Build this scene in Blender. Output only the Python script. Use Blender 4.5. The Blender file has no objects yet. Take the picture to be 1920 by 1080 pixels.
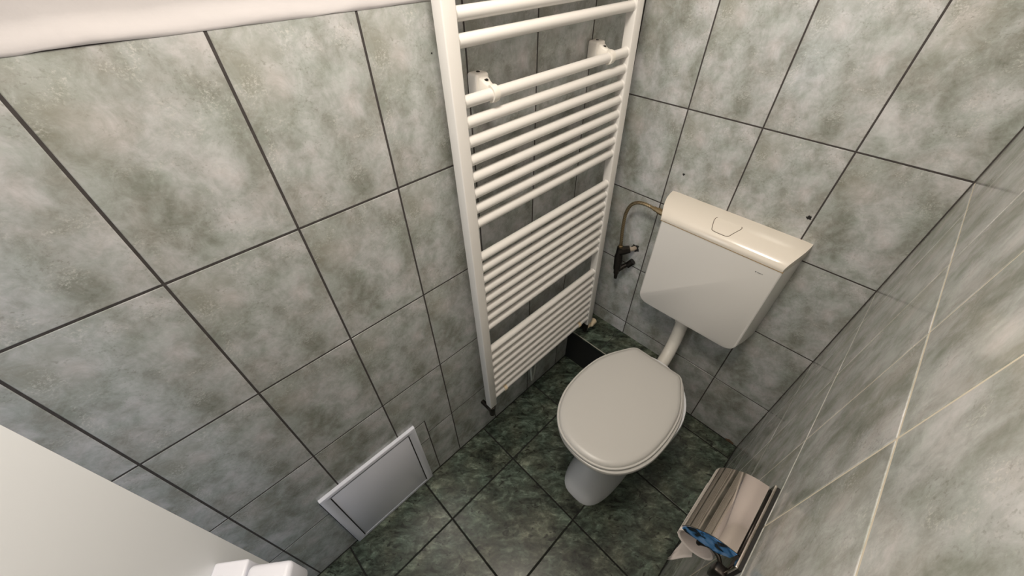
import bpy, bmesh, math, random
from mathutils import Vector, Matrix, noise
random.seed(7)
S = bpy.context.scene
COL = S.collection

# ------------------------------------------------------------------ camera
CAM_POS = Vector((0.656259, -1.1376755, 1.57475396))
RX = Vector((0.69943509, 0.71462429, -0.01013294))      # camera right
RD = Vector((0.48687902, -0.48681384, -0.72523176))     # camera down
RF = Vector((-0.52320109, 0.50231903, -0.68843026))     # camera forward
cd = bpy.data.cameras.new('camera')
cam = bpy.data.objects.new('camera', cd); COL.objects.link(cam)
m = Matrix((RX, -RD, -RF)).transposed().to_4x4()
m.translation = CAM_POS
cam.matrix_world = m
cd.sensor_width = 36; cd.lens = 716.16 / 1920 * 36; cd.clip_start = 0.01
S.camera = cam

# ------------------------------------------------------------------ world, lights, exposure
S.view_settings.view_transform = 'Standard'
S.view_settings.look = 'None'
S.view_settings.gamma = 1
S.view_settings.exposure = 0.12
try: S.view_settings.use_curve_mapping = False
except Exception: pass
w = bpy.data.worlds.new('world'); S.world = w; w.use_nodes = True
w.node_tree.nodes['Background'].inputs[0].default_value = (0.55, 0.70, 1.0, 1)
w.node_tree.nodes['Background'].inputs[1].default_value = 0.12

LAMP = (0.40, -0.92, 2.14)
def light(name, kind, loc, energy, color, rot=(0, 0, 0), **kw):
    d = bpy.data.lights.new(name, kind); d.energy = energy; d.color = color
    for k, v in kw.items(): setattr(d, k, v)
    o = bpy.data.objects.new(name, d); o.location = loc; o.rotation_euler = rot
    COL.objects.link(o); return o
light('ceiling_bulb_light', 'POINT', LAMP, 28, (1.0, 0.92, 0.81), shadow_soft_size=0.10)
# daylight of the hall coming in over and beside the door that stands ajar
light('hall_daylight', 'AREA', (-0.12, -2.60, 1.40), 15, (0.88, 0.93, 1.0), (math.radians(86), 0, math.radians(-15)), shape='RECTANGLE', size=0.9, size_y=1.5)

# ------------------------------------------------------------------ materials
def mat(name, col=(0.8, 0.8, 0.8), rough=0.5, metal=0.0, spec=0.5, bump=0.0, bscale=40, var=0.0):
    M = bpy.data.materials.new(name); M.use_nodes = True
    nt = M.node_tree; b = nt.nodes['Principled BSDF']
    b.inputs['Base Color'].default_value = (*col, 1); b.inputs['Roughness'].default_value = rough
    b.inputs['Metallic'].default_value = metal; b.inputs['Specular IOR Level'].default_value = spec
    n = nt.nodes.new('ShaderNodeTexNoise'); n.inputs['Scale'].default_value = bscale; n.inputs['Detail'].default_value = 4
    tc = nt.nodes.new('ShaderNodeTexCoord'); nt.links.new(tc.outputs['Object'], n.inputs['Vector'])
    if bump:
        bp = nt.nodes.new('ShaderNodeBump'); bp.inputs['Strength'].default_value = bump; bp.inputs['Distance'].default_value = 0.002
        nt.links.new(n.outputs['Fac'], bp.inputs['Height']); nt.links.new(bp.outputs['Normal'], b.inputs['Normal'])
    if var:
        mx = nt.nodes.new('ShaderNodeMix'); mx.data_type = 'RGBA'; mx.blend_type = 'MIX'
        mx.inputs['A'].default_value = (*[c * (1 - var) for c in col], 1); mx.inputs['B'].default_value = (*[min(1, c * (1 + var)) for c in col], 1)
        nt.links.new(n.outputs['Fac'], mx.inputs['Factor']); nt.links.new(mx.outputs['Result'], b.inputs['Base Color'])
    return M

class NT:
    def __init__(s, M): s.t = M.node_tree; s.l = s.t.links.new
    def n(s, typ, **kw):
        o = s.t.nodes.new(typ)
        for k, v in kw.items():
            if k.startswith('i_'): o.inputs[k[2:].replace('_', ' ')].default_value = v
            else: setattr(o, k, v)
        return o
    def noise(s, vec, scale, detail=5, rough=0.55, dist=0.0):
        o = s.n('ShaderNodeTexNoise'); o.inputs['Scale'].default_value = scale; o.inputs['Detail'].default_value = detail
        o.inputs['Roughness'].default_value = rough; o.inputs['Distortion'].default_value = dist
        s.l(vec, o.inputs['Vector']); return o.outputs['Fac']
    def ramp(s, fac, stops):
        o = s.n('ShaderNodeValToRGB'); cr = o.color_ramp
        while len(cr.elements) < len(stops): cr.elements.new(0.5)
        for e, (p, c) in zip(cr.elements, stops):
            e.position = p; e.color = (c[0], c[1], c[2], 1) if isinstance(c, tuple) else (c, c, c, 1)
        s.l(fac, o.inputs['Fac']); return o.outputs['Color']
    def mix(s, fac, a, b, mode='MIX'):
        o = s.n('ShaderNodeMix', data_type='RGBA', blend_type=mode)
        for k, v in (('Factor', fac), ('A', a), ('B', b)):
            if isinstance(v, (int, float)): o.inputs[k].default_value = v
            elif isinstance(v, tuple): o.inputs[k].default_value = (*v, 1)
            else: s.l(v, o.inputs[k])
        return o.outputs['Result']
    def mapping(s, vec, scale=(1, 1, 1), rot=(0, 0, 0), loc=(0, 0, 0)):
        o = s.n('ShaderNodeMapping'); o.inputs['Scale'].default_value = scale; o.inputs['Rotation'].default_value = rot
        o.inputs['Location'].default_value = loc
        s.l(vec, o.inputs['Vector']); return o.outputs['Vector']

def wall_tile_mat():
    M = bpy.data.materials.new('glazed_marbled_wall_tile'); M.use_nodes = True
    g = NT(M); b = M.node_tree.nodes['Principled BSDF']
    at = g.n('ShaderNodeAttribute', attribute_name='tco'); v = at.outputs['Vector']
    at2 = g.n('ShaderNodeAttribute', attribute_name='tloc'); tl = at2.outputs['Vector']
    # soft clouds, slanting, with a fine crumbled grain
    va = g.mapping(v, scale=(1.1, 0.9, 1), rot=(0, 0, 0.7))
    big = g.noise(va, 12, 3, 0.45, 0.3)
    mid = g.noise(va, 30, 9, 0.68, 0.6)
    fine = g.noise(v, 95, 6, 0.7, 0.4)
    f = g.mix(0.42, big, mid); f = g.mix(0.16, f, fine)
    base = g.ramp(f, [(0.34, (0.22, 0.227, 0.192)), (0.43, (0.335, 0.348, 0.315)), (0.50, (0.435, 0.447, 0.43)),
                      (0.57, (0.545, 0.55, 0.545)), (0.66, (0.67, 0.665, 0.665))])
    hue = g.noise(g.mapping(v, loc=(3.1, 1.7, 0.4)), 14, 4, 0.6, 0.3)
    hc = g.ramp(hue, [(0.36, (0.972, 1.004, 0.985)), (0.5, (1.0, 1.0, 1.0)), (0.64, (1.03, 0.99, 0.985))])
    base = g.mix(1.0, base, hc, 'MULTIPLY')
    # olive patch printed near the upper corner of every tile
    ol = g.n('ShaderNodeVectorMath', operation='DISTANCE'); g.l(g.mapping(tl, scale=(1, 0.75, 1)), ol.inputs[0]); ol.inputs[1].default_value = (0.035, 0.185, 0)
    oln = g.n('ShaderNodeMath', operation='ADD'); g.l(ol.outputs['Value'], oln.inputs[0])
    nz = g.n('ShaderNodeMath', operation='MULTIPLY_ADD'); g.l(mid, nz.inputs[0]); nz.inputs[1].default_value = 0.09; nz.inputs[2].default_value = -0.045
    g.l(nz.outputs[0], oln.inputs[1])
    om = g.ramp(oln.outputs[0], [(0.005, 0.45), (0.060, 0.0)])
    base = g.mix(om, base, (0.30, 0.295, 0.23))
    # light scratchy wisps
    rid = g.n('ShaderNodeTexNoise'); rid.noise_type = 'RIDGED_MULTIFRACTAL'; rid.normalize = True
    rid.inputs['Scale'].default_value = 17; rid.inputs['Detail'].default_value = 5; rid.inputs['Roughness'].default_value = 0.6
    g.l(g.mapping(v, scale=(1, 0.55, 1), rot=(0, 0, -0.6), loc=(0, 0, 5)), rid.inputs['Vector'])
    wm = g.ramp(rid.outputs['Fac'], [(0.50, 0.0), (0.80, 0.6)])
    base = g.mix(wm, base, (0.70, 0.70, 0.68))
    # clusters of light crumbs
    lc = g.ramp(g.noise(v, 240, 5, 0.75, 0.3), [(0.50, 0.0), (0.62, 0.7)])
    lg = g.ramp(g.noise(g.mapping(v, loc=(2, 4, 6)), 20, 4, 0.6, 0.4), [(0.52, 0.0), (0.66, 0.9)])
    base = g.mix(g.mix(1.0, lc, lg, 'MULTIPLY'), base, (0.68, 0.67, 0.63))
    # small dark crumbs
    cr = g.noise(v, 210, 3, 0.6); crm = g.noise(v, 17, 2, 0.5)
    c1 = g.ramp(cr, [(0.56, 0.0), (0.66, 0.45)]); c2 = g.ramp(crm, [(0.48, 0.0), (0.6, 1.0)])
    cm = g.mix(1.0, c1, c2, 'MULTIPLY'); base = g.mix(cm, base, (0.22, 0.22, 0.18))
    g.l(base, b.inputs['Base Color'])
    b.inputs['Roughness'].default_value = 0.16; b.inputs['Specular IOR Level'].default_value = 0.5
    bp = g.n('ShaderNodeBump'); bp.inputs['Strength'].default_value = 0.10; bp.inputs['Distance'].default_value = 0.0012
    un = g.noise(v, 18, 3, 0.5); g.l(un, bp.inputs['Height']); g.l(bp.outputs['Normal'], b.inputs['Normal'])
    return M

def floor_tile_mat():
    M = bpy.data.materials.new('dark_green_marbled_floor_tile'); M.use_nodes = True
    g = NT(M); b = M.node_tree.nodes['Principled BSDF']
    at = g.n('ShaderNodeAttribute', attribute_name='tco'); v = at.outputs['Vector']
    va = g.mapping(v, scale=(1, 1, 1), rot=(0, 0, 0.75))
    va = g.mapping(va, scale=(1.5, 0.8, 1))
    big = g.noise(va, 13, 8, 0.68, 0.8); mid = g.noise(va, 42, 7, 0.65, 0.9)
    f = g.mix(0.4, big, mid)
    base = g.ramp(f, [(0.35, (0.006, 0.007, 0.005)), (0.42, (0.030, 0.036, 0.027)), (0.50, (0.070, 0.083, 0.064)),
                      (0.57, (0.135, 0.158, 0.125)), (0.66, (0.31, 0.345, 0.28))])
    hue = g.noise(v, 9, 3); hc = g.ramp(hue, [(0.4, (0.92, 1.04, 1.0)), (0.6, (1.04, 1.0, 0.92))])
    base = g.mix(1.0, base, hc, 'MULTIPLY')
    rid = g.n('ShaderNodeTexNoise'); rid.noise_type = 'RIDGED_MULTIFRACTAL'; rid.normalize = True
    rid.inputs['Scale'].default_value = 11; rid.inputs['Detail'].default_value = 7; rid.inputs['Roughness'].default_value = 0.65
    g.l(g.mapping(va, loc=(1, 2, 3)), rid.inputs['Vector'])
    base = g.mix(g.ramp(rid.outputs['Fac'], [(0.60, 0.0), (0.85, 0.55)]), base, (0.33, 0.37, 0.29))
    bl = g.noise(g.mapping(va, loc=(7, 1, 2)), 38, 3, 0.55, 0.8)
    base = g.mix(g.ramp(bl, [(0.60, 0.0), (0.66, 0.85)]), base, (0.012, 0.013, 0.010))
    g.l(base, b.inputs['Base Color']); b.inputs['Roughness'].default_value = 0.26; b.inputs['Specular IOR Level'].default_value = 0.42
    return M

M_TILE = wall_tile_mat(); M_FLOOR = floor_tile_mat()
M_GROUT = mat('dark_grey_grout', (0.055, 0.048, 0.045), 0.9, var=0.4, bscale=90, bump=0.3)
M_GROUT_GLEAM = mat('grout_with_painted_gleam', (0.72, 0.65, 0.52), 0.8, var=0.08, bscale=60)  # pale colour imitates grazing light caught along the right wall's joints
M_FGROUT = mat('floor_grout', (0.012, 0.012, 0.010), 0.9, var=0.5, bscale=90)
M_PLASTER = mat('white_painted_plaster', (0.40, 0.382, 0.382), 0.85, bump=0.5, bscale=35, var=0.03)
M_CEIL = mat('white_ceiling_paint', (0.62, 0.60, 0.58), 0.9)
M_RAD = mat('cream_white_enamel', (0.77, 0.745, 0.705), 0.28)
M_PLAST = mat('cream_white_plastic', (0.80, 0.76, 0.69), 0.35)
M_YEL = mat('yellowed_plastic', (0.80, 0.66, 0.46), 0.4)
M_TLID = mat('cream_tank_lid_plastic', (0.80, 0.74, 0.65), 0.14)
M_CER = mat('white_ceramic', (0.88, 0.89, 0.92), 0.12)
M_SEAT = mat('white_seat_plastic', (0.60, 0.585, 0.555), 0.34)
M_TANK = mat('white_glossy_plastic', (0.82, 0.80, 0.765), 0.20)
M_PIPE = mat('white_pipe_plastic', (0.74, 0.71, 0.65), 0.35, var=0.06, bscale=30)
M_DOOR = mat('white_door_paint', (0.78, 0.80, 0.82), 0.35, bump=0.05, bscale=15)
M_HANDLE = mat('white_handle_plastic', (0.74, 0.75, 0.82), 0.3)
M_PANEL = mat('white_panel_plastic', (0.84, 0.85, 0.93), 0.30)
M_BLACK = mat('black_gap', (0.012, 0.011, 0.010), 0.8)
M_CHROME = mat('polished_chrome', (0.55, 0.50, 0.45), 0.07, 1.0)
M_BLUE_REFLECTION = mat('chrome_painted_blue_reflection', (0.16, 0.38, 0.80), 0.22, 0.35)  # blue and black reflection painted into the chrome colour
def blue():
    g = NT(M_BLUE_REFLECTION); b = M_BLUE_REFLECTION.node_tree.nodes['Principled BSDF']; tc = g.n('ShaderNodeTexCoord')
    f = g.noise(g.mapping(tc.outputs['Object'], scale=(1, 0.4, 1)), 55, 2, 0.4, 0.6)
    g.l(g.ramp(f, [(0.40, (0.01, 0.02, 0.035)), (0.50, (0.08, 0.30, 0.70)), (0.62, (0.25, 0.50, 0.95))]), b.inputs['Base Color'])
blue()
M_DKMET = mat('tarnished_dark_metal', (0.035, 0.03, 0.026), 0.32, 0.8, var=0.5, bscale=120)
M_BRASS = mat('tarnished_brass', (0.30, 0.22, 0.12), 0.35, 0.9, var=0.3, bscale=150)
M_PAPER = mat('toilet_paper', (0.86, 0.78, 0.74), 0.95, bump=0.4, bscale=160)
M_RUST = mat('rust_stained_sealant', (0.16, 0.10, 0.06), 0.8, var=0.5, bscale=60)
M_MARK = mat('grey_printed_mark', (0.10, 0.10, 0.10), 0.5)
M_SLOT = mat('slot_gap', (0.02, 0.02, 0.022), 0.8)

def braid_mat():
    M = mat('braided_steel_hose', (0.34, 0.26, 0.15), 0.35, 0.85)
    g = NT(M); b = M.node_tree.nodes['Principled BSDF']
    tc = g.n('ShaderNodeTexCoord'); wv = g.n('ShaderNodeTexWave'); wv.inputs['Scale'].default_value = 90; wv.inputs['Distortion'].default_value = 1.5
    wv.bands_direction = 'DIAGONAL'
    g.l(tc.outputs['Object'], wv.inputs['Vector'])
    g.l(g.ramp(wv.outputs['Fac'], [(0.2, (0.16, 0.12, 0.07)), (0.8, (0.46, 0.36, 0.22))]), b.inputs['Base Color'])
    bp = g.n('ShaderNodeBump'); bp.inputs['Strength'].default_value = 0.5; bp.inputs['Distance'].default_value = 0.001
    g.l(wv.outputs['Fac'], bp.inputs['Height']); g.l(bp.outputs['Normal'], b.inputs['Normal'])
    return M
M_BRAID = braid_mat()

# ------------------------------------------------------------------ helpers
def link(name, me, mats, parent=None, smooth=False):
    o = bpy.data.objects.new(name, me); COL.objects.link(o)
    for mm in (mats if isinstance(mats, (list, tuple)) else [mats]): me.materials.append(mm)
    if smooth:
        for p in me.polygons: p.use_smooth = True
    if parent: o.parent = parent
    return o
def bm_obj(name, bm, mats, parent=None, smooth=False, auto=None):
    bmesh.ops.recalc_face_normals(bm, faces=bm.faces)
    me = bpy.data.meshes.new(name); bm.to_mesh(me); bm.free()
    o = link(name, me, mats, parent, smooth or auto is not None)
    if auto is not None:
        me.set_sharp_from_angle(angle=math.radians(auto))
    return o
def add_box(bm, lo, hi, bev=0.0, seg=2):
    r = bmesh.ops.create_cube(bm, size=1.0); vs = r['verts']
    lo = Vector(lo); hi = Vector(hi)
    for v in vs: v.co = Vector([(lo[i] + hi[i]) / 2 + v.co[i] * (hi[i] - lo[i]) for i in range(3)])
    if bev:
        es = list({e for v in vs for e in v.link_edges})
        r2 = bmesh.ops.bevel(bm, geom=es, offset=bev, segments=seg, affect='EDGES', profile=0.5)
        return r2['verts']
    return vs
def add_tube(bm, pts, rad, seg=16, caps=True):
    pts = [Vector(p) for p in pts]; n = len(pts)
    rads = rad if isinstance(rad, (list, tuple)) else [rad] * n
    rings = []; up = None
    for i, p in enumerate(pts):
        t = (pts[min(i + 1, n - 1)] - pts[max(i - 1, 0)]).normalized()
        if up is None:
            a = Vector((0, 0, 1)) if abs(t.z) < 0.9 else Vector((1, 0, 0))
            up = (a - t * a.dot(t)).normalized()
        else: up = (up - t * up.dot(t)).normalized()
        s = t.cross(up)
        rings.append([bm.verts.new(p + (up * math.cos(k * 2 * math.pi / seg) + s * math.sin(k * 2 * math.pi / seg)) * rads[i]) for k in range(seg)])
    for a, b in zip(rings, rings[1:]):
        for k in range(seg): bm.faces.new((a[k], a[(k + 1) % seg], b[(k + 1) % seg], b[k]))
    if caps: bm.faces.new(rings[0][::-1]); bm.faces.new(rings[-1])
    return rings
def loft(bm, rings, cap0=True, cap1=True, closed=True):
    vr = [[bm.verts.new(p) for p in r] for r in rings]; n = len(vr[0])
    for a, b in zip(vr, vr[1:]):
        for k in range(n if closed else n - 1): bm.faces.new((a[k], a[(k + 1) % n], b[(k + 1) % n], b[k]))
    if cap0: bm.faces.new(vr[0][::-1])
    if cap1: bm.faces.new(vr[-1])
    return vr
def prism(bm, pts, a, b):
    """pts: 3-D polygon; swept along vector from a to b offsets"""
    loft(bm, [[Vector(p) + Vector(a) for p in pts], [Vector(p) + Vector(b) for p in pts]])
def spline(pts, n=10):
    pts = [Vector(p) for p in pts]; out = []
    P = [2 * pts[0] - pts[1]] + pts + [2 * pts[-1] - pts[-2]]
    for i in range(1, len(P) - 2):
        for k in range(n):
            t = k / n; a, b, c, d = P[i - 1], P[i], P[i + 1], P[i + 2]
            out.append(0.5 * ((2 * b) + (c - a) * t + (2 * a - 5 * b + 4 * c - d) * t * t + (3 * b - a - 3 * c + d) * t ** 3))
    out.append(pts[-1]); return out
def empty(name, loc, label, cat, group=None):
    o = bpy.data.objects.new(name, None); COL.objects.link(o); o.location = loc; o.empty_display_size = 0.05
    o['label'] = label; o['category'] = cat
    if group: o['group'] = group
    return o
def tag(o, label, cat, group=None):
    o['label'] = label; o['category'] = cat
    if group: o['group'] = group
    return o
def struct(o): o['kind'] = 'structure'; return o
def adopt(root):
    """geometry is written in room coordinates; shift children of an empty so that they stay there"""
    mi = Matrix.Translation(root.location).inverted()
    def rec(o):
        for c in o.children: c.matrix_parent_inverse = Matrix()
    for c in [c for c in COL.objects if c.parent == root]:
        c.matrix_parent_inverse = mi
def sup(cx, cy, hw, yf, yb, z, n=48, ef=2.0, eb=2.0):
    """ring of a bowl section: front end at yf (more negative), back end yb"""
    ym = yb + (yf - yb) * 0.42; out = []
    for k in range(n):
        a = 2 * math.pi * k / n; c, s = math.cos(a), math.sin(a)
        e = ef if s < 0 else eb
        x = math.copysign(abs(c) ** (2 / e), c) * hw
        y = math.copysign(abs(s) ** (2 / e), s); y = ym + (y * (ym - yf) if s < 0 else y * (yb - ym))
        out.append((cx + x, y, z))
    return out

# ------------------------------------------------------------------ tiled surfaces
GAP = 0.0031; BEV = 0.0013; THK = 0.006
def tiled(name, tiles, to3d, nrm, grout_rects, grout_mat, tile_mat, gap=GAP, recess=0.00045, origin=None):
    """tiles: list of (polygon[(u,v)..], (u0,v0) print origin). to3d(u,v,d): d = height above the backing."""
    bm = bmesh.new(); tco = bm.verts.layers.float_vector.new('tco'); tlo = bm.verts.layers.float_vector.new('tloc')
    for idx, (poly, o0) in enumerate(tiles):
        n = len(poly)
        area = sum(poly[i][0] * poly[(i + 1) % n][1] - poly[(i + 1) % n][0] * poly[i][1] for i in range(n))
        if area < 0: poly = poly[::-1]
        rnd = random.Random(idx * 13 + len(name)); var = rnd.choice([0, 0, 1, 2]); j = rnd.uniform(-0.00008, 0.0001)
        def off(d):
            res = []
            for i in range(n):
                p, q, r = Vector(poly[i - 1]), Vector(poly[i]), Vector(poly[(i + 1) % n])
                e1 = (q - p).normalized(); e2 = (r - q).normalized()
                n1 = Vector((-e1.y, e1.x)); n2 = Vector((-e2.y, e2.x))
                res.append(q + (n1 + n2) * d / (1 + n1.dot(n2)))
            return res
        rings = []
        for d, h in ((gap / 2, -THK), (gap / 2, -BEV * 0.8 + j), (gap / 2 + BEV * 0.35, -BEV * 0.25 + j), (gap / 2 + BEV, j)):
            ring = []
            for p in off(d):
                v = bm.verts.new(to3d(p.x, p.y, h)); lu, lv = p.x - o0[0], p.y - o0[1]
                v[tco] = Vector((lu + var * 1.7, lv + var * 0.9, var * 2.3 + rnd.random() * 0)); v[tlo] = Vector((lu, lv, 0)); ring.append(v)
            rings.append(ring)
        for a, b in zip(rings, rings[1:]):
            for k in range(n): bm.faces.new((a[k], a[(k + 1) % n], b[(k + 1) % n], b[k]))
        f = bm.faces.new(rings[-1])
    for f in bm.faces: f.material_index = 0
    n0 = len(bm.faces)
    for (u0, v0, u1, v1) in grout_rects:
        vs = [bm.verts.new(to3d(u, v, -recess)) for u, v in ((u0, v0), (u1, v0), (u1, v1), (u0, v1))]
        vb = [bm.verts.new(to3d(u, v, -0.12)) for u, v in ((u0, v0), (u1, v0), (u1, v1), (u0, v1))]
        fs = [bm.faces.new(vs), bm.faces.new(vb[::-1])] + [bm.faces.new((vs[k], vb[k], vb[(k + 1) % 4], vs[(k + 1) % 4])) for k in range(4)]
        for f in fs: f.material_index = 1
    return struct(bm_obj(name, bm, [tile_mat, grout_mat]))
def grid(us, vs, print_h=0.3004, print_w=0.2, vtop=None):
    out = []
    for a, b in zip(us, us[1:]):
        for c, d in zip(vs, vs[1:]):
            o = (a if abs(b - a) > 0.15 else b - print_w, d - print_h)
            out.append(([(a, c), (b, c), (b, d), (a, d)], o))
    return out

W = 0.80; YF = -1.75; ZT = 1.488; CEIL = 2.45
H = 0.3004
rows = [0.0, 0.2944, 0.5948, 0.8952, 1.1956, ZT]
# left wall x = 0, u = y
ucols = [0.0, -0.0192, -0.2192, -0.4192, -0.6192, -0.8192, -1.0192, -1.2192, -1.4192, -1.6192, YF]
ucols = sorted(ucols)
PY0, PY1, PZ = -1.283, -0.922, 0.374         # area cut for the service panel
tl = []
for poly, o0 in grid(ucols, rows):
    (a, c), (b, d) = poly[0], poly[2]
    if b <= PY0 + 1e-6 or a >= PY1 - 1e-6 or c >= PZ - 1e-6: tl.append((poly, o0)); continue
    A, B = max(a, PY0), min(b, PY1); D = min(d, PZ)
    if A <= a and B >= b:
        if D < d - 1e-4: tl.append(([(a, D), (b, D), (b, d), (a, d)], o0))
    else:
        if D >= d - 1e-4:
            if a < A: tl.append(([(a, c), (A, c), (A, d), (a, d)], o0))
            if b > B: tl.append(([(B, c), (b, c), (b, d), (B, d)], o0))
        else:
            if b > B and a >= A: tl.append(([(a, D), (B, D), (B, c), (b, c), (b, d), (a, d)], o0))
            elif a < A: tl.append(([(a, c), (A, c), (A, D), (b, D), (b, d), (a, d)], o0))
# the two offcuts fitted beside the panel, and what lies behind it
tl.append(([(-0.99, 0.0), (PY1, 0.0), (PY1, 0.256), (-0.99, 0.256)], (-1.02, -0.01)))
tl.append(([(-0.99, 0.256), (PY1, 0.256), (PY1, PZ), (-0.99, PZ)], (-1.05, 0.2)))
tl.append(([(PY0, 0.0), (-0.99, 0.0), (-0.99, PZ), (PY0, PZ)], (-1.25, 0.1)))
wall_left = tiled('wall_left', tl, lambda u, v, d: (d, u, v), 0, [(YF, 0, 0, ZT)], M_GROUT, M_TILE, gap=0.0033)
# back wall y = 0, u = x
bc = [0.0, 0.1962, 0.3974, 0.5986, W]
wall_back = tiled('wall_back', grid(bc, rows), lambda u, v, d: (u, -d, v), 0, [(-0.12, 0, W + 0.12, ZT)], M_GROUT, M_TILE)
# right wall x = W, u = -y
rc = [0.0, 0.152, 0.352, 0.545, 0.740, 0.942, 1.146, 1.346, 1.546, -YF]
wall_right = tiled('wall_right', grid(rc, rows), lambda u, v, d: (W - d, -u, v), 0, [(0, 0, -YF, ZT)], M_GROUT_GLEAM, M_TILE, gap=0.0034, recess=0.0008)
# front wall with the doorway
bm = bmesh.new()
add_box(bm, (-0.12, YF - 0.10, 0), (0.012, YF, CEIL)); add_box(bm, (W - 0.02, YF - 0.10, 0), (W + 0.12, YF, CEIL)); add_box(bm, (0.012, YF - 0.10, 2.03), (W - 0.02, YF, CEIL))
struct(bm_obj('wall_front', bm, M_PLASTER))
# floor
fx = [0.0, 0.183, 0.494, W]; fy = sorted([0.0, -0.069, -0.380, -0.691, -1.002, -1.313, -1.624, YF])
tiled('floor', grid(fx, fy, 0.311, 0.311), lambda u, v, d: (u, v, d), 0, [(-0.12, YF - 0.1, W + 0.12, 0.12)], M_FGROUT, M_FLOOR, gap=0.0050, recess=0.0022)
bm = bmesh.new(); add_box(bm, (-1.2, -3.9, -0.12), (2.0, YF - 0.1, -0.001)); struct(bm_obj('floor_hall', bm, M_FGROUT))
bm = bmesh.new(); add_box(bm, (-0.12, YF - 0.1, CEIL), (W + 0.12, 0.12, CEIL + 0.1)); struct(bm_obj('ceiling', bm, M_CEIL))
# plaster above the tiles, its lower edge rounded out over the tile tops
def plaster(name, to3d, L0, L1):
    prof = [(-0.12, ZT - 0.02), (0.0006, ZT - 0.002), (0.0014, ZT + 0.000), (0.0012, ZT + 0.002), (-0.001, ZT + 0.006), (-0.008, ZT + 0.0105), (-0.016, ZT + 0.016), (-0.021, ZT + 0.025), (-0.0225, ZT + 0.06), (-0.0225, CEIL), (-0.12, CEIL)]
    bm = bmesh.new(); rings = []; n = 90
    for i in range(n + 1):
        u = L0 + (L1 - L0) * i / n; r = []
        for k, (d, z) in enumerate(prof):
            if 1 <= k <= 7:
                q = noise.noise(Vector((u * 11, k * 0.25, 3))) + 0.5 * noise.noise(Vector((u * 42, k * 0.4, 9)))
                d += 0.0016 * q; z += 0.0028 * q * (1 if k < 5 else 1.4)
            r.append(to3d(u, max(z, ZT - 0.02), d))
        rings.append(r)
    loft(bm, rings); return struct(bm_obj(name, bm, M_PLASTER, smooth=False, auto=50))
plaster('wall_left_plaster', lambda u, z, d: (d, u, z), YF, 0.0)
plaster('wall_back_plaster', lambda u, z, d: (u, -d, z), -0.02, W + 0.02)
plaster('wall_right_plaster', lambda u, z, d: (W - d, u, z), YF, 0.0)
# low tiled ledge in the back corner
def ledge():
    X1, Y0, Z1 = 0.379, -0.157, 0.224
    bm = bmesh.new(); tco = bm.verts.layers.float_vector.new('tco'); tlo = bm.verts.layers.float_vector.new('tloc')
    parts = [(((0, Y0, Z1 - 0.010), (X1, 0, Z1)), 0), (((0.181, Y0 + 0.002, Z1 - 0.008), (0.1835, 0, Z1 + 0.0003)), 1),
             (((0, Y0 + 0.014, 0), (X1 - 0.012, 0, Z1 - 0.010)), 2), (((0, Y0 - 0.0012, Z1 - 0.003), (X1 + 0.0012, Y0 + 0.0012, Z1 + 0.0005)), 3)]  # box under the slab is plain near-black
    for (lo, hi), mi in parts:
        vs = add_box(bm, lo, hi)
        for v in vs: v[tco] = Vector((v.co.x + 0.6, v.co.y + v.co.z * 0.7 + 0.4, 1.2))
        for f in {f for v in vs for f in v.link_faces}: f.material_index = mi
    return struct(bm_obj('trim_1', bm, [M_FLOOR, M_FGROUT, mat('black_ledge_box', (0.010, 0.010, 0.009), 0.6), mat('pale_edge_strip', (0.40, 0.38, 0.32), 0.5)], auto=40))
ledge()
# chips, screw holes and the crumbled sealant
def hole(par, c, ax, r, seed, mt=M_BLACK, sx=1.0, sz=1.0):
    rnd = random.Random(seed); bm = bmesh.new(); n = 14; rings = []
    for s, d in ((1.0, -0.001), (1.0, 0.0005), (0.6, 0.0008)):
        ring = []
        for k in range(n):
            a = 2 * math.pi * k / n; rr = r * s * (1 + 0.35 * math.sin(k * 2.3 + seed) * 0.6 + 0.12 * math.cos(k * 5 + seed))
            u, v = math.cos(a) * rr * sx, math.sin(a) * rr * sz
            ring.append((c[0] + u, c[1] - d, c[2] + v) if ax == 'y' else (c[0] + d, c[1] + u, c[2] + v))
        rings.append(ring)
    loft(bm, rings); return bm_obj('screw_hole', bm, mt, par)
hole(wall_back, (0.241, 0, 1.014), 'y', 0.0035, 1)
hole(wall_back, (0.588, 0, 1.017), 'y', 0.0055, 4, sx=1.1)
hole(wall_left, (0, -0.697, 1.412), 'x', 0.0014, 2)
hole(wall_back, (0.768, 0, 0.006), 'y', 0.02, 5, M_RUST, 0.9, 0.4)

# ------------------------------------------------------------------ towel radiator
PIV = Vector((0.054, -0.419, 1.44))
rad = empty('towel_radiator', PIV, 'tall cream white ladder towel radiator on the left tiled wall', 'radiator')
rad.rotation_euler = (0, -0.0262, 0)
def rl(p): return Vector(p) - PIV                  # radiator parts are written upright, the whole then leans
def shift(bm):
    for v in bm.verts: v.co -= PIV
XF = 0.068; XB = 0.0405; ZB = 0.312; ZTOP = 1.665
YL0, YL1 = -0.713, -0.684; YR0, YR1 = -0.152, -0.1205
for a, b in ((YL0, YL1), (YR0, YR1)):
    bm = bmesh.new(); add_box(bm, (XB, a, ZB), (XF, b, ZTOP), 0.0028, 3); shift(bm); bm_obj('rail', bm, M_RAD, rad, auto=40)
bz = [1.434 + 0.0378 * k for k in range(6)] + [1.338 - 0.0376 * k for k in range(8)] + [0.976 - 0.0368 * k for k in range(8)] + [0.611 - 0.0368 * k for k in range(8)]
proto = None
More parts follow.
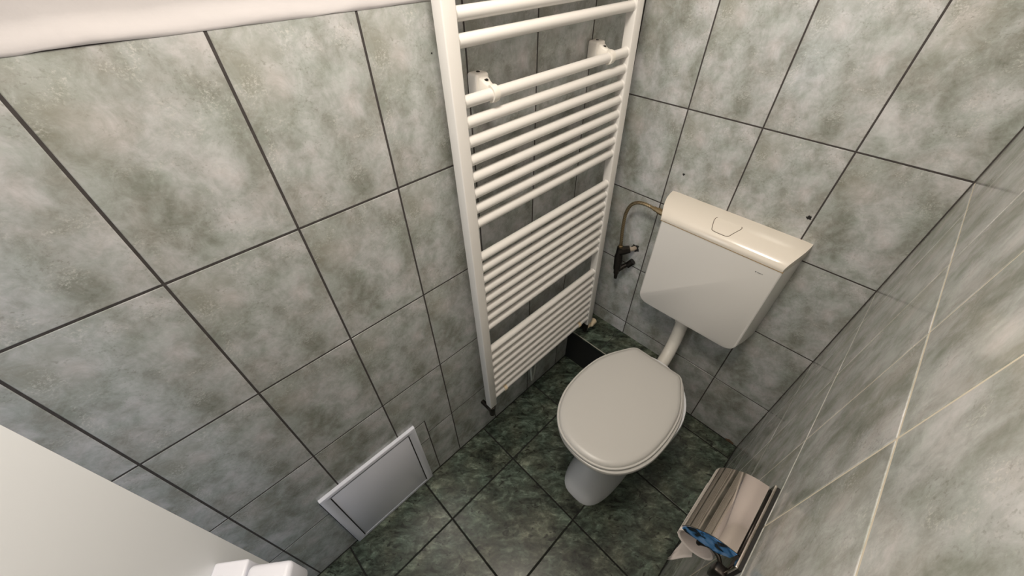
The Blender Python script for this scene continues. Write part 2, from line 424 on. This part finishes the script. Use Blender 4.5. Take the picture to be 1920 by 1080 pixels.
for z in bz:
    if proto is None:
        bm = bmesh.new(); add_tube(bm, [(0, YL1 - 0.004, 0), (0, YR0 + 0.004, 0)], 0.0112, 24)
        for yy in (YL1, YR0):                      # weld collar
            s = 1 if yy == YL1 else -1
            add_tube(bm, [(0, yy, 0), (0, yy + s * 0.0012, 0), (0, yy + s * 0.003, 0)], [0.0132, 0.0125, 0.0112], 24)
        for v in bm.verts: v.co.y -= PIV.y
        proto = bm_obj('bar', bm, M_RAD, rad, auto=50); o = proto
    else:
        o = proto.copy(); COL.objects.link(o); o.parent = rad
    o.location = (0.0545 - PIV.x, 0, z - PIV.z)
def bracket(y, z=1.338):
    bm = bmesh.new(); add_box(bm, (0.000, y - 0.0165, z - 0.022), (0.031, y + 0.0165, z + 0.031), 0.006, 4)
    wb = bm_obj('wall_bracket', bm, M_PLAST, None, auto=50); wb.parent = rad
    wb.matrix_parent_inverse = rad.matrix_basis.inverted()
    bm = bmesh.new()
    sec = []
    for x, hy, h0, h1 in ((0.025, 0.0125, -0.012, 0.026), (0.034, 0.012, -0.010, 0.0245), (0.046, 0.009, 0.0, 0.0175), (0.054, 0.0075, 0.006, 0.0158)):
        sec.append([(x, y - hy, z + h0), (x, y - hy, z + h1 - 0.003), (x, y - hy + 0.003, z + h1), (x, y + hy - 0.003, z + h1), (x, y + hy, z + h1 - 0.003), (x, y + hy, z + h0)])
    loft(bm, sec)
    n = 20; r0, r1 = 0.0112, 0.0158; cx = 0.0565; a0, a1 = math.radians(100), math.radians(-95); rings = []
    for k in range(n + 1):
        a = a0 + (a1 - a0) * k / n; c, s = math.cos(a), math.sin(a)
        rings.append([(cx + c * r0, y - 0.0075, z + s * r0), (cx + c * r1, y - 0.0075, z + s * r1), (cx + c * (r1 + 0.0008), y, z + s * (r1 + 0.0008)), (cx + c * r1, y + 0.0075, z + s * r1), (cx + c * r0, y + 0.0075, z + s * r0)])
    loft(bm, rings)
    cl = bm_obj('clamp', bm, M_PLAST, wb, auto=45)
    for (x, zz, r) in ((0.0165, z + 0.0305, 0.0038), (0.040, z + 0.0208, 0.0042)):
        bm = bmesh.new(); add_tube(bm, [(x, y, zz), (x + 0.0002, y, zz + 0.0012)], r, 16); bm_obj('screw', bm, M_DKMET, wb)
bracket(-0.607); bracket(-0.2215)
ex = lambda z: 0.0262 * (1.44 - z)
for y in (-0.668 + 0.035, -0.205):                 # small clips round the lowest bars
    bm = bmesh.new(); z = bz[-1]; add_tube(bm, [(0.0545, y - 0.006, z), (0.0545, y + 0.006, z)], 0.0142, 20)
    add_box(bm, (0.0, y - 0.005, z - 0.006), (0.05, y + 0.005, z + 0.006), 0.001); shift(bm)
    c = bm_obj('lower_clip', bm, M_YEL, rad, auto=40); c['label'] = 'yellowed plastic clip'
# valve under the left rail with its thin pipe to the floor
bm = bmesh.new()
vx, vy = 0.053, -0.699
add_tube(bm, [(vx, vy, ZB + 0.002), (vx, vy, ZB - 0.012), (vx, vy, ZB - 0.014), (vx, vy, ZB - 0.035)], [0.011, 0.011, 0.015, 0.015], 6)
add_tube(bm, [(vx, vy, ZB - 0.035), (vx, vy, ZB - 0.065)], [0.012, 0.011], 16)
add_tube(bm, [(vx, vy, ZB - 0.045), (vx - 0.055, vy, ZB - 0.045)], 0.009, 12); shift(bm)
bm_obj('valve', bm, M_DKMET, rad, auto=40)
bm = bmesh.new(); vy2 = -0.141
add_tube(bm, [(vx, vy2, ZB + 0.002), (vx, vy2, ZB - 0.05)], [0.012, 0.011], 16)
add_tube(bm, [(vx, vy2, ZB - 0.035), (vx - 0.055, vy2, ZB - 0.035)], 0.009, 12); shift(bm)
v2 = bm_obj('valve', bm, M_DKMET, rad, auto=40)
bm = bmesh.new(); add_tube(bm, [(vx, vy2, ZB - 0.035), (vx + 0.001, vy2 + 0.028, ZB - 0.035), (vx + 0.001, vy2 + 0.030, ZB - 0.035)], [0.009, 0.009, 0.013], 16)
add_tube(bm, [(vx + 0.001, vy2 + 0.030, ZB - 0.035), (vx + 0.001, vy2 + 0.034, ZB - 0.035), (vx + 0.001, vy2 + 0.062, ZB - 0.035), (vx + 0.001, vy2 + 0.066, ZB - 0.035)], [0.012, 0.0155, 0.0145, 0.011], 20); shift(bm)
c = bm_obj('valve_cap', bm, M_YEL, rad, auto=40); c['label'] = 'cream plastic valve cap'
# pale cable ends hanging below the bars
bm = bmesh.new(); add_tube(bm, spline([(0.004, -0.425, 0.30), (0.016, -0.425, 0.24), (0.020, -0.418, 0.16), (0.018, -0.409, 0.085)]), 0.0048, 10)
add_tube(bm, spline([(0.004, -0.385, 0.28), (0.014, -0.384, 0.22), (0.018, -0.393, 0.15), (0.018, -0.402, 0.085)]), 0.0036, 10)
tag(bm_obj('drain_hose', bm, mat('pale_hose', (0.62, 0.64, 0.58), 0.5), smooth=True), 'short pale forked hose hanging on the wall below the radiator', 'hose')

# ------------------------------------------------------------------ toilet
TX = 0.437
toi = empty('toilet', (TX, -0.42, 0), 'white ceramic toilet with closed lid on the dark green floor', 'toilet')
bm = bmesh.new()
R = [sup(0.448, 0, 0.0955, -0.629, -0.215, 0.0, ef=3.2), sup(0.448, 0, 0.096, -0.629, -0.21, 0.012, ef=3.2), sup(0.448, 0, 0.091, -0.620, -0.205, 0.035, ef=3.0),
     sup(0.446, 0, 0.085, -0.600, -0.20, 0.10, ef=2.4), sup(0.444, 0, 0.086, -0.575, -0.195, 0.17), sup(0.442, 0, 0.100, -0.570, -0.185, 0.225),
     sup(0.440, 0, 0.128, -0.592, -0.175, 0.28), sup(0.439, 0, 0.157, -0.632, -0.168, 0.33), sup(0.438, 0, 0.172, -0.652, -0.165, 0.365), sup(0.438, 0, 0.176, -0.658, -0.165, 0.388), sup(0.438, 0, 0.173, -0.655, -0.168, 0.400),
     sup(0.438, 0, 0.160, -0.64, -0.18, 0.403), sup(0.438, 0, 0.13, -0.60, -0.24, 0.396), sup(0.438, 0, 0.10, -0.56, -0.30, 0.31), sup(0.438, 0, 0.05, -0.50, -0.38, 0.24)]
loft(bm, R); bowl = bm_obj('bowl', bm, M_CER, toi, auto=60)
for s in (-1, 1):
    bm = bmesh.new(); add_tube(bm, [(0.449 + s * 0.083, -0.40, 0.03), (0.449 + s * 0.094, -0.40, 0.03)], [0.009, 0.008], 16); bm_obj('bolt_cap', bm, M_PLAST, toi, auto=40)
# lid outline (half widths measured along the depth)
prof = [(-0.2, 0.070), (-0.2005, 0.082), (-0.207, 0.094), (-0.222, 0.106), (-0.25, 0.1215), (-0.29, 0.142), (-0.34, 0.160), (-0.40, 0.1685), (-0.46, 0.1695), (-0.52, 0.163), (-0.57, 0.1475), (-0.61, 0.125), (-0.64, 0.096), (-0.658, 0.064), (-0.6665, 0.032)]
def outline(cx, grow=0.0, dy=0.0, z=0.0, tilt=0.0):
    right = [Vector((hw, y, 0)) for y, hw in prof] + [Vector((0, -0.669, 0))]
    pts = right + [Vector((-p.x, p.y, 0)) for p in right[-2::-1]]
    pts = spline([pts[0]] + pts[1:], 5)
    out = []; n = len(pts); cen = Vector((0, -0.43, 0))
    for i, p in enumerate(pts):
        a, b = pts[i - 1] if i else pts[-1], pts[(i + 1) % n]
        t = (b - a); nn = Vector((t.y, -t.x, 0))
        nn = nn.normalized() if nn.length > 1e-9 else Vector((0, 1, 0))
        if nn.dot(p - cen) < 0: nn = -nn
        gr = max(grow, -0.0085); q = p + nn * gr
        if grow < gr: q = cen + (q - cen) * (1 + (grow - gr) / 0.17)
        out.append((cx + q.x, q.y + dy, z))
    return out
LX = 0.4335
def seat_part(name, cx, g0, dy, z0, z1, rnd, mt, lip=None, top=True):
    bm = bmesh.new(); rings = [outline(cx, g0 - rnd, dy, z0), outline(cx, g0 - rnd * 0.3, dy, z0 + rnd * 0.3), outline(cx, g0, dy, z0 + rnd)]
    if lip:
        zl = z0 + lip
        rings += [outline(cx, g0, dy, zl - 0.002), outline(cx, g0 - 0.0012, dy, zl), outline(cx, g0 - 0.0052, dy, zl + 0.0004), outline(cx, g0 - 0.0060, dy, zl - 0.0004), outline(cx, g0 - 0.0068, dy, zl + 0.0016), outline(cx, g0 - 0.0085, dy, z1 - 0.006), outline(cx, g0 - 0.012, dy, z1 - 0.0025), outline(cx, g0 - 0.020, dy, z1 - 0.0006), outline(cx, g0 - 0.04, dy, z1)]
    else:
        rings += [outline(cx, g0, dy, z1 - rnd), outline(cx, g0 - rnd * 0.3, dy, z1 - rnd * 0.3), outline(cx, g0 - rnd, dy, z1)]
    loft(bm, rings); return bm_obj(name, bm, mt, toi, auto=35)
seat_part('seat', LX + 0.0075, 0.001, -0.001, 0.4045, 0.4225, 0.005, M_SEAT)
seat_part('lid', LX, 0.0, 0.0, 0.4235, 0.4445, 0.003, M_SEAT, lip=0.010)
for s in (-1, 1):
    bm = bmesh.new(); add_tube(bm, [(LX + s * 0.062 - 0.014, -0.2035, 0.414), (LX + s * 0.062 + 0.014, -0.2035, 0.414)], 0.007, 16)
    add_tube(bm, [(LX + s * 0.062, -0.205, 0.401), (LX + s * 0.062, -0.205, 0.410)], 0.012, 16)
    bm_obj('hinge', bm, M_SEAT, toi, auto=40)
adopt(toi)

# ------------------------------------------------------------------ cistern
cis = empty('toilet_cistern', (0.43, 0, 0.55), 'white wall mounted plastic cistern above the toilet', 'cistern')
ZS = 0.9045
def body_sec(y, x0, x1, z0, z1, r, n=8):
    p = [(x0, y, z1)]
    for k in range(n + 1):
        a = math.pi + (math.pi / 2) * k / n; p.append((x0 + r + r * math.cos(a), y, z0 + r + r * math.sin(a)))
    for k in range(n + 1):
        a = 1.5 * math.pi + (math.pi / 2) * k / n; p.append((x1 - r + r * math.cos(a), y, z0 + r + r * math.sin(a)))
    p.append((x1, y, z1)); return p
bm = bmesh.new()
loft(bm, [body_sec(-0.0005, 0.2275, 0.6275, 0.545, ZS, 0.045), body_sec(-0.055, 0.238, 0.620, 0.548, ZS, 0.044), body_sec(-0.096, 0.2535, 0.6115, 0.556, ZS, 0.040),
          body_sec(-0.1035, 0.257, 0.6095, 0.5595, ZS, 0.037), body_sec(-0.1055, 0.260, 0.6065, 0.563, ZS, 0.034)])
bm_obj('tank_body', bm, M_TANK, cis, auto=32)
# lid: flat top rolling over at the front, sides drawn in towards the front
bm = bmesh.new(); secs = []
top = [(0.0, 0.953), (-0.02, 0.9525), (-0.045, 0.950), (-0.065, 0.9455), (-0.080, 0.940), (-0.092, 0.933), (-0.101, 0.925), (-0.1065, 0.917), (-0.1075, 0.911), (-0.1065, ZS + 0.0012)]
n = 26
for i in range(n + 1):
    t = i / n; ring = []
    for (y, z) in top + [(-0.10, ZS + 0.0012), (0.0, ZS + 0.0012)]:
        f = min(1, -y / 0.1075); e = 0.030 * f ** 2.1
        x0, x1 = 0.2245 + e, 0.6295 - e * 0.72
        s = t; x = x0 + (x1 - x0) * s
        dz = 0.0
        if i in (0, n): dz = -0.0012 if z > ZS + 0.003 else 0
        ring.append((x, y, z + dz))
    secs.append(ring)
loft(bm, secs); bm_obj('tank_lid', bm, M_TLID, cis, auto=35)
# flush button: a curved U-shaped gap with the plate inside it
def ltop(y):
    for (a, za), (b, zb) in zip(top, top[1:]):
        if b <= y <= a: return za + (zb - za) * (a - y) / (a - b)
    return 0.95
path = spline([(0.392, -0.046), (0.3895, -0.052), (0.3895, -0.064), (0.398, -0.089), (0.405, -0.0955), (0.431, -0.0965), (0.448, -0.0955), (0.4525, -0.090), (0.463, -0.061), (0.4635, -0.052), (0.462, -0.047)] and
              [Vector(p + (0,)) for p in ((0.392, -0.046), (0.3895, -0.052), (0.3905, -0.064), (0.3985, -0.086), (0.405, -0.0925), (0.430, -0.0935), (0.4455, -0.0925), (0.4515, -0.087), (0.4625, -0.062), (0.4645, -0.052), (0.462, -0.047))], 6)
pp = [(p.x, p.y, ltop(p.y)) for p in path]
bm = bmesh.new(); add_tube(bm, pp, 0.0009, 8)
bm_obj('flush_button_gap', bm, mat('brown_gap', (0.13, 0.10, 0.07), 0.7), cis)
bm = bmesh.new(); vs = []
inn = [Vector(p) for p in pp]; cen = Vector((0.427, -0.06, 0))
q = [bm.verts.new((cen.x + (p.x - cen.x) * 0.96, cen.y + (p.y - cen.y) * 0.96, ltop(cen.y + (p.y - cen.y) * 0.96) + 0.0004)) for p in inn]
c0 = bm.verts.new((0.427, -0.046, ltop(-0.046) + 0.0004))
for a, b in zip(q, q[1:]): bm.faces.new((a, b, c0))
bm_obj('flush_button', bm, M_TLID, cis, smooth=True)
# stained seam
bm = bmesh.new(); add_box(bm, (0.2555, -0.1066, ZS - 0.0008), (0.6105, -0.002, ZS + 0.0011)); o = bm_obj('seam', bm, mat('yellow_brown_seam', (0.42, 0.28, 0.12), 0.7, var=0.5, bscale=25), cis)
# tiny printed maker's mark
cu = bpy.data.curves.new('mark', 'FONT'); cu.body = '\u25a0 GEBERIT'; cu.size = 0.0042; cu.extrude = 0.00015; cu.resolution_u = 2
to = bpy.data.objects.new('tmp', cu); COL.objects.link(to); dg = bpy.context.evaluated_depsgraph_get()
me = bpy.data.meshes.new_from_object(to.evaluated_get(dg)); bpy.data.objects.remove(to)
mk = link('printed_mark', me, M_MARK, cis); mk.rotation_euler = (math.radians(90), 0, 0); mk.location = (0.5515, -0.1057, 0.8735)
adopt(cis)

# flush pipe from cistern to bowl
bm = bmesh.new()
add_tube(bm, spline([(0.4235, -0.052, 0.56), (0.4235, -0.052, 0.50), (0.4245, -0.053, 0.455), (0.4265, -0.064, 0.415), (0.430, -0.090, 0.385), (0.433, -0.12, 0.368), (0.436, -0.158, 0.352)], 8), 0.0225, 28)
fp = empty('flush_pipe', (0.4235, -0.052, 0.50), 'white bent plastic flush pipe between cistern and toilet', 'pipe')
bm_obj('pipe', bm, M_PIPE, fp, smooth=True)
bm = bmesh.new(); add_tube(bm, [(0.4235, -0.052, 0.545), (0.4235, -0.052, 0.520)], 0.028, 24); bm_obj('nut', bm, M_PIPE, fp, auto=40)
adopt(fp)

# ------------------------------------------------------------------ supply hose and angle valve
sh = empty('supply_hose', (0.109, -0.05, 0.74), 'thin brown braided hose curving from valve to cistern', 'hose')
HP = [(0.112, -0.046, 0.708), (0.109, -0.048, 0.745), (0.106, -0.049, 0.790), (0.106, -0.049, 0.835), (0.117, -0.049, 0.873), (0.139, -0.049, 0.893), (0.165, -0.049, 0.899), (0.190, -0.049, 0.898)]
bm = bmesh.new(); add_tube(bm, spline(HP, 8), 0.0060, 14); bm_obj('hose', bm, M_BRAID, sh, smooth=True)
bm = bmesh.new(); add_tube(bm, [(0.186, -0.049, 0.898), (0.200, -0.049, 0.897), (0.2005, -0.049, 0.897), (0.214, -0.049, 0.896), (0.2145, -0.049, 0.896), (0.236, -0.049, 0.894)], [0.0058, 0.0058, 0.008, 0.008, 0.0105, 0.0105], 8); bm_obj('fitting', bm, M_BRASS, sh)
bm = bmesh.new(); add_tube(bm, [(0.112, -0.046, 0.715), (0.113, -0.046, 0.698), (0.1131, -0.046, 0.697), (0.114, -0.045, 0.680)], [0.006, 0.006, 0.009, 0.009], 8); bm_obj('fitting', bm, M_BRASS, sh)
adopt(sh)
av = empty('angle_valve', (0.145, 0, 0.675), 'dark tarnished angle valve on the back wall beside radiator', 'valve')
bm = bmesh.new(); add_tube(bm, [(0.150, 0.006, 0.680), (0.148, -0.012, 0.682), (0.140, -0.030, 0.685)], [0.0085, 0.0085, 0.009], 16); bm_obj('wall_pipe', bm, mat('pale_metal_pipe', (0.62, 0.52, 0.42), 0.4, 0.4), av, auto=50)
hole(av, (0.151, 0, 0.681), 'y', 0.0155, 9)
bm = bmesh.new()
add_tube(bm, [(0.142, -0.026, 0.685), (0.128, -0.040, 0.680), (0.114, -0.048, 0.672)], [0.014, 0.0165, 0.016], 8)
add_tube(bm, spline([(0.114, -0.046, 0.690), (0.1145, -0.048, 0.660), (0.119, -0.050, 0.625), (0.121, -0.052, 0.600)], 4), [0.0125] * 5 + [0.0155] * 4 + [0.0145] * 4, 10)
bm_obj('body', bm, M_DKMET, av, auto=40)
bm = bmesh.new()
add_tube(bm, [(0.121, -0.052, 0.600), (0.122, -0.053, 0.592), (0.1222, -0.053, 0.591), (0.124, -0.054, 0.572), (0.1242, -0.054, 0.571), (0.126, -0.055, 0.548)], [0.0135, 0.0135, 0.0105, 0.0105, 0.0080, 0.0065], 10)
bm_obj('stem', bm, M_DKMET, av, auto=40)
bm = bmesh.new(); add_tube(bm, [(0.124, -0.046, 0.585), (0.136, -0.030, 0.600), (0.148, -0.018, 0.612)], [0.011, 0.0095, 0.009], 10)
add_tube(bm, [(0.145, -0.020, 0.604), (0.160, -0.012, 0.628)], [0.0125, 0.013], 8); bm_obj('handle', bm, M_DKMET, av, auto=40)
adopt(av)

# ------------------------------------------------------------------ service panel low on the left wall
pan = empty('access_panel', (0, -1.123, 0.0), 'flat white rectangular access panel low on left wall', 'access panel')
bm = bmesh.new(); A, B, C0, C1 = -1.281, -0.9625, 0.002, 0.402
fr = [(A, C0), (B, C0), (B, C1), (A, C1)]
def rr(ins, x): return [(x, A + ins, C0 + ins), (x, B - ins, C0 + ins), (x, B - ins, C1 - ins), (x, A + ins, C1 - ins)]
loft(bm, [rr(0, 0.0005), rr(0, 0.009), rr(0.0012, 0.0108), rr(0.003, 0.0115), rr(0.017, 0.0115)], cap1=False)
# inner rebate: shallow step down to the door leaf
def r2(i, x): return [(x, A + 0.026 + i, C0 + 0.016 + i), (x, B - 0.026 - i, C0 + 0.016 + i), (x, B - 0.026 - i, C1 - 0.014 - i), (x, A + 0.026 + i, C1 - 0.014 - i)]
loft(bm, [rr(0.017, 0.0115), r2(0, 0.0115), r2(0.0012, 0.0100)], cap0=False, cap1=False)
bmesh.ops.remove_doubles(bm, verts=bm.verts, dist=0.00005)
bm_obj('frame', bm, M_PANEL, pan, auto=30)
bm = bmesh.new(); add_box(bm, (0.004, A + 0.0275, C0 + 0.0175), (0.0104, B - 0.0275, C1 - 0.0155), 0.0008); bm_obj('cover', bm, M_PANEL, pan, auto=30)
for y in (A + 0.0275, B - 0.0275):
    bm = bmesh.new(); add_box(bm, (0.0095, y - 0.0017, C0 + 0.020), (0.01175, y + 0.0017, C1 - 0.022), 0.0003); bm_obj('slot', bm, M_SLOT, pan)
adopt(pan)

# ------------------------------------------------------------------ toilet paper holder and roll
tp = empty('toilet_paper_holder', (W, -0.74, 0.85), 'chrome toilet paper holder with curved flap on right wall', 'paper holder')
Y0, Y1 = -0.806, -0.675
cv = spline([Vector(p + (0,)) for p in ((0.7145, 0.838), (0.7165, 0.850), (0.7225, 0.862), (0.732, 0.873), (0.748, 0.8865), (0.765, 0.893), (0.7845, 0.8955))], 6)
bm = bmesh.new(); th = 0.0011; secs = []
for y in [Y0 + (Y1 - Y0) * k / 8 for k in range(9)]:
    bow = 0.0012 * math.sin(math.pi * (y - Y0) / (Y1 - Y0))
    up = [Vector((p.x, y, p.y + bow)) for p in cv]; lo = []
    for i, p in enumerate(cv):
        t = (cv[min(i + 1, len(cv) - 1)] - cv[max(i - 1, 0)]).normalized(); lo.append(Vector((p.x + t.y * th, y, p.y - t.x * th + bow)))
    secs.append([tuple(v) for v in up + lo[::-1]])
loft(bm, secs); bm_obj('flap', bm, M_CHROME, tp, auto=45)
bm = bmesh.new(); secs = []
for y in (Y0 + 0.002, Y1 - 0.002):
    a = [Vector((p.x + 0.0016, y, p.y - 0.0030)) for p in cv[1:-9]]; b = [Vector((p.x + 0.0024, y, p.y - 0.0036)) for p in cv[1:-9]]
    secs.append([tuple(v) for v in a + b[::-1]])
loft(bm, secs); o = bm_obj('flap_reflection_sheet', bm, M_BLUE_REFLECTION, tp, auto=45); o['label'] = 'flap underside with painted blue reflection'  # added sheet carrying the painted blue reflection under the flap
# added side cheek at the flap's near end, painted with the blue reflection
bm = bmesh.new()
ck = [(p.x + 0.002, p.y - 0.003) for p in cv] + [(0.785, 0.868), (0.768, 0.848), (0.745, 0.840), (0.724, 0.832)]
prism(bm, [(x, 0, z) for x, z in ck], (0, Y0 - 0.0004, 0), (0, Y0 + 0.0006, 0))
o = bm_obj('reflection_cheek', bm, M_BLUE_REFLECTION, tp); o['label'] = 'added end plate with painted blue reflection'
bm = bmesh.new(); add_box(bm, (0.7900, -0.823, 0.846), (0.7945, -0.662, 0.893), 0.0014, 3); bm_obj('back_plate', bm, M_CHROME, tp, auto=40)
bm = bmesh.new(); add_box(bm, (0.7945, -0.822, 0.842), (0.7998, -0.663, 0.891)); bm_obj('gap_shade_block', bm, M_BLACK, tp)  # black block standing in for the shade between plate and wall
bm = bmesh.new(); add_tube(bm, [(0.7885, Y0 + 0.001, 0.8915), (0.7885, Y1 - 0.001, 0.8905)], 0.0022, 12); bm_obj('hinge', bm, M_DKMET, tp, smooth=True)
bm = bmesh.new(); add_tube(bm, spline([(0.7955, -0.813, 0.842), (0.785, -0.8135, 0.840), (0.775, -0.806, 0.845), (0.762, -0.8018, 0.843), (0.7505, -0.8026, 0.832), (0.7475, -0.8022, 0.823), (0.7475, -0.792, 0.8185)], 6) + [Vector((0.7475, -0.685, 0.8185))], 0.0034, 14)
add_box(bm, (0.777, -0.829, 0.812), (0.7965, -0.811, 0.846), 0.003, 2)
bm_obj('arm', bm, M_DKMET, tp, auto=50)
adopt(tp)
ro = empty('toilet_paper_roll', (0.744, -0.74, 0.80), 'nearly used up pinkish white toilet roll hanging under the chrome flap', 'toilet paper')
bm = bmesh.new(); rc0, rr0, rr1 = (0.7475, 0.7985), 0.0305, 0.0268; secs = []
for k in range(40):
    a = 2 * math.pi * k / 40; c, s = math.cos(a), math.sin(a); w_ = 1 + 0.012 * math.sin(3 * a)
    secs.append([(rc0[0] + c * rr1, -0.797, rc0[1] + s * rr1), (rc0[0] + c * rr0 * w_ * 0.985, -0.7985, rc0[1] + s * rr0 * w_ * 0.985), (rc0[0] + c * rr0 * w_, -0.797, rc0[1] + s * rr0 * w_), (rc0[0] + c * rr0 * w_, -0.688, rc0[1] + s * rr0 * w_), (rc0[0] + c * rr1, -0.687, rc0[1] + s * rr1)])
secs.append(secs[0]); loft(bm, secs, False, False); bmesh.ops.remove_doubles(bm, verts=bm.verts, dist=1e-5); bm_obj('roll', bm, M_PAPER, ro, auto=50)
bm = bmesh.new()
secs = []
tail = [(0.7185, 0.787, -0.797, -0.690), (0.724, 0.776, -0.797, -0.692), (0.733, 0.770, -0.798, -0.70), (0.742, 0.7665, -0.7985, -0.725), (0.7445, 0.752, -0.799, -0.742), (0.742, 0.728, -0.7995, -0.752), (0.7405, 0.70, -0.799, -0.762), (0.740, 0.672, -0.7975, -0.776), (0.7395, 0.650, -0.795, -0.788)]
for i, (x, z, ya, yb) in enumerate(tail):
    ring = []
    for k in range(9):
        t = k / 8; y = ya + (yb - ya) * t
        jz = 0.004 * noise.noise(Vector((t * 6, i * 0.7, 1))) if i > 3 else 0
        tw = 0.013 * (1 - t) * max(0.0, 1 - abs(i - 4) / 4.0) if i >= 3 else 0
        ring.append((x + jz * 0.6 + tw, y, z + jz))
    secs.append([(a[0] - 0.0004, a[1], a[2]) for a in ring] + [(a[0] + 0.0006, a[1], a[2]) for a in ring[::-1]])
loft(bm, secs); o = bm_obj('loose_sheet', bm, M_PAPER, ro, smooth=True); o['label'] = 'torn loose end of paper'
adopt(ro)

# ------------------------------------------------------------------ door leaf standing ajar with its handle
E0 = Vector((0.2615, -1.330, 0)); HG = Vector((0.772, -1.72, 0)); dd = (HG - E0); LW = dd.length; dn = dd.normalized(); nn = Vector((-dn.y, dn.x, 0))
dm = Matrix(((dn.x, nn.x, 0, E0.x), (dn.y, nn.y, 0, E0.y), (0, 0, 1, 0), (0, 0, 0, 1)))   # local x along the leaf, y out of its face
bm = bmesh.new(); add_box(bm, (0, -0.038, 0.008), (LW, 0, 2.0), 0.002, 2)
door = struct(bm_obj('door_1', bm, M_DOOR, auto=40)); door.matrix_world = dm

# handle: white plastic, a square neck on the leaf and a wide grip in front of it (local x along the leaf, y out of its face)
bm = bmesh.new(); add_box(bm, (0.0285, -0.0005, 0.88), (0.078, 0.0445, 0.9505), 0.0035, 3)
neck = bm_obj('door_handle', bm, M_HANDLE, door, auto=40)
bm = bmesh.new(); add_box(bm, (0.036, 0.0455, 0.885), (0.165, 0.104, 0.950), 0.008, 4)
bm_obj('grip', bm, M_HANDLE, neck, auto=40)
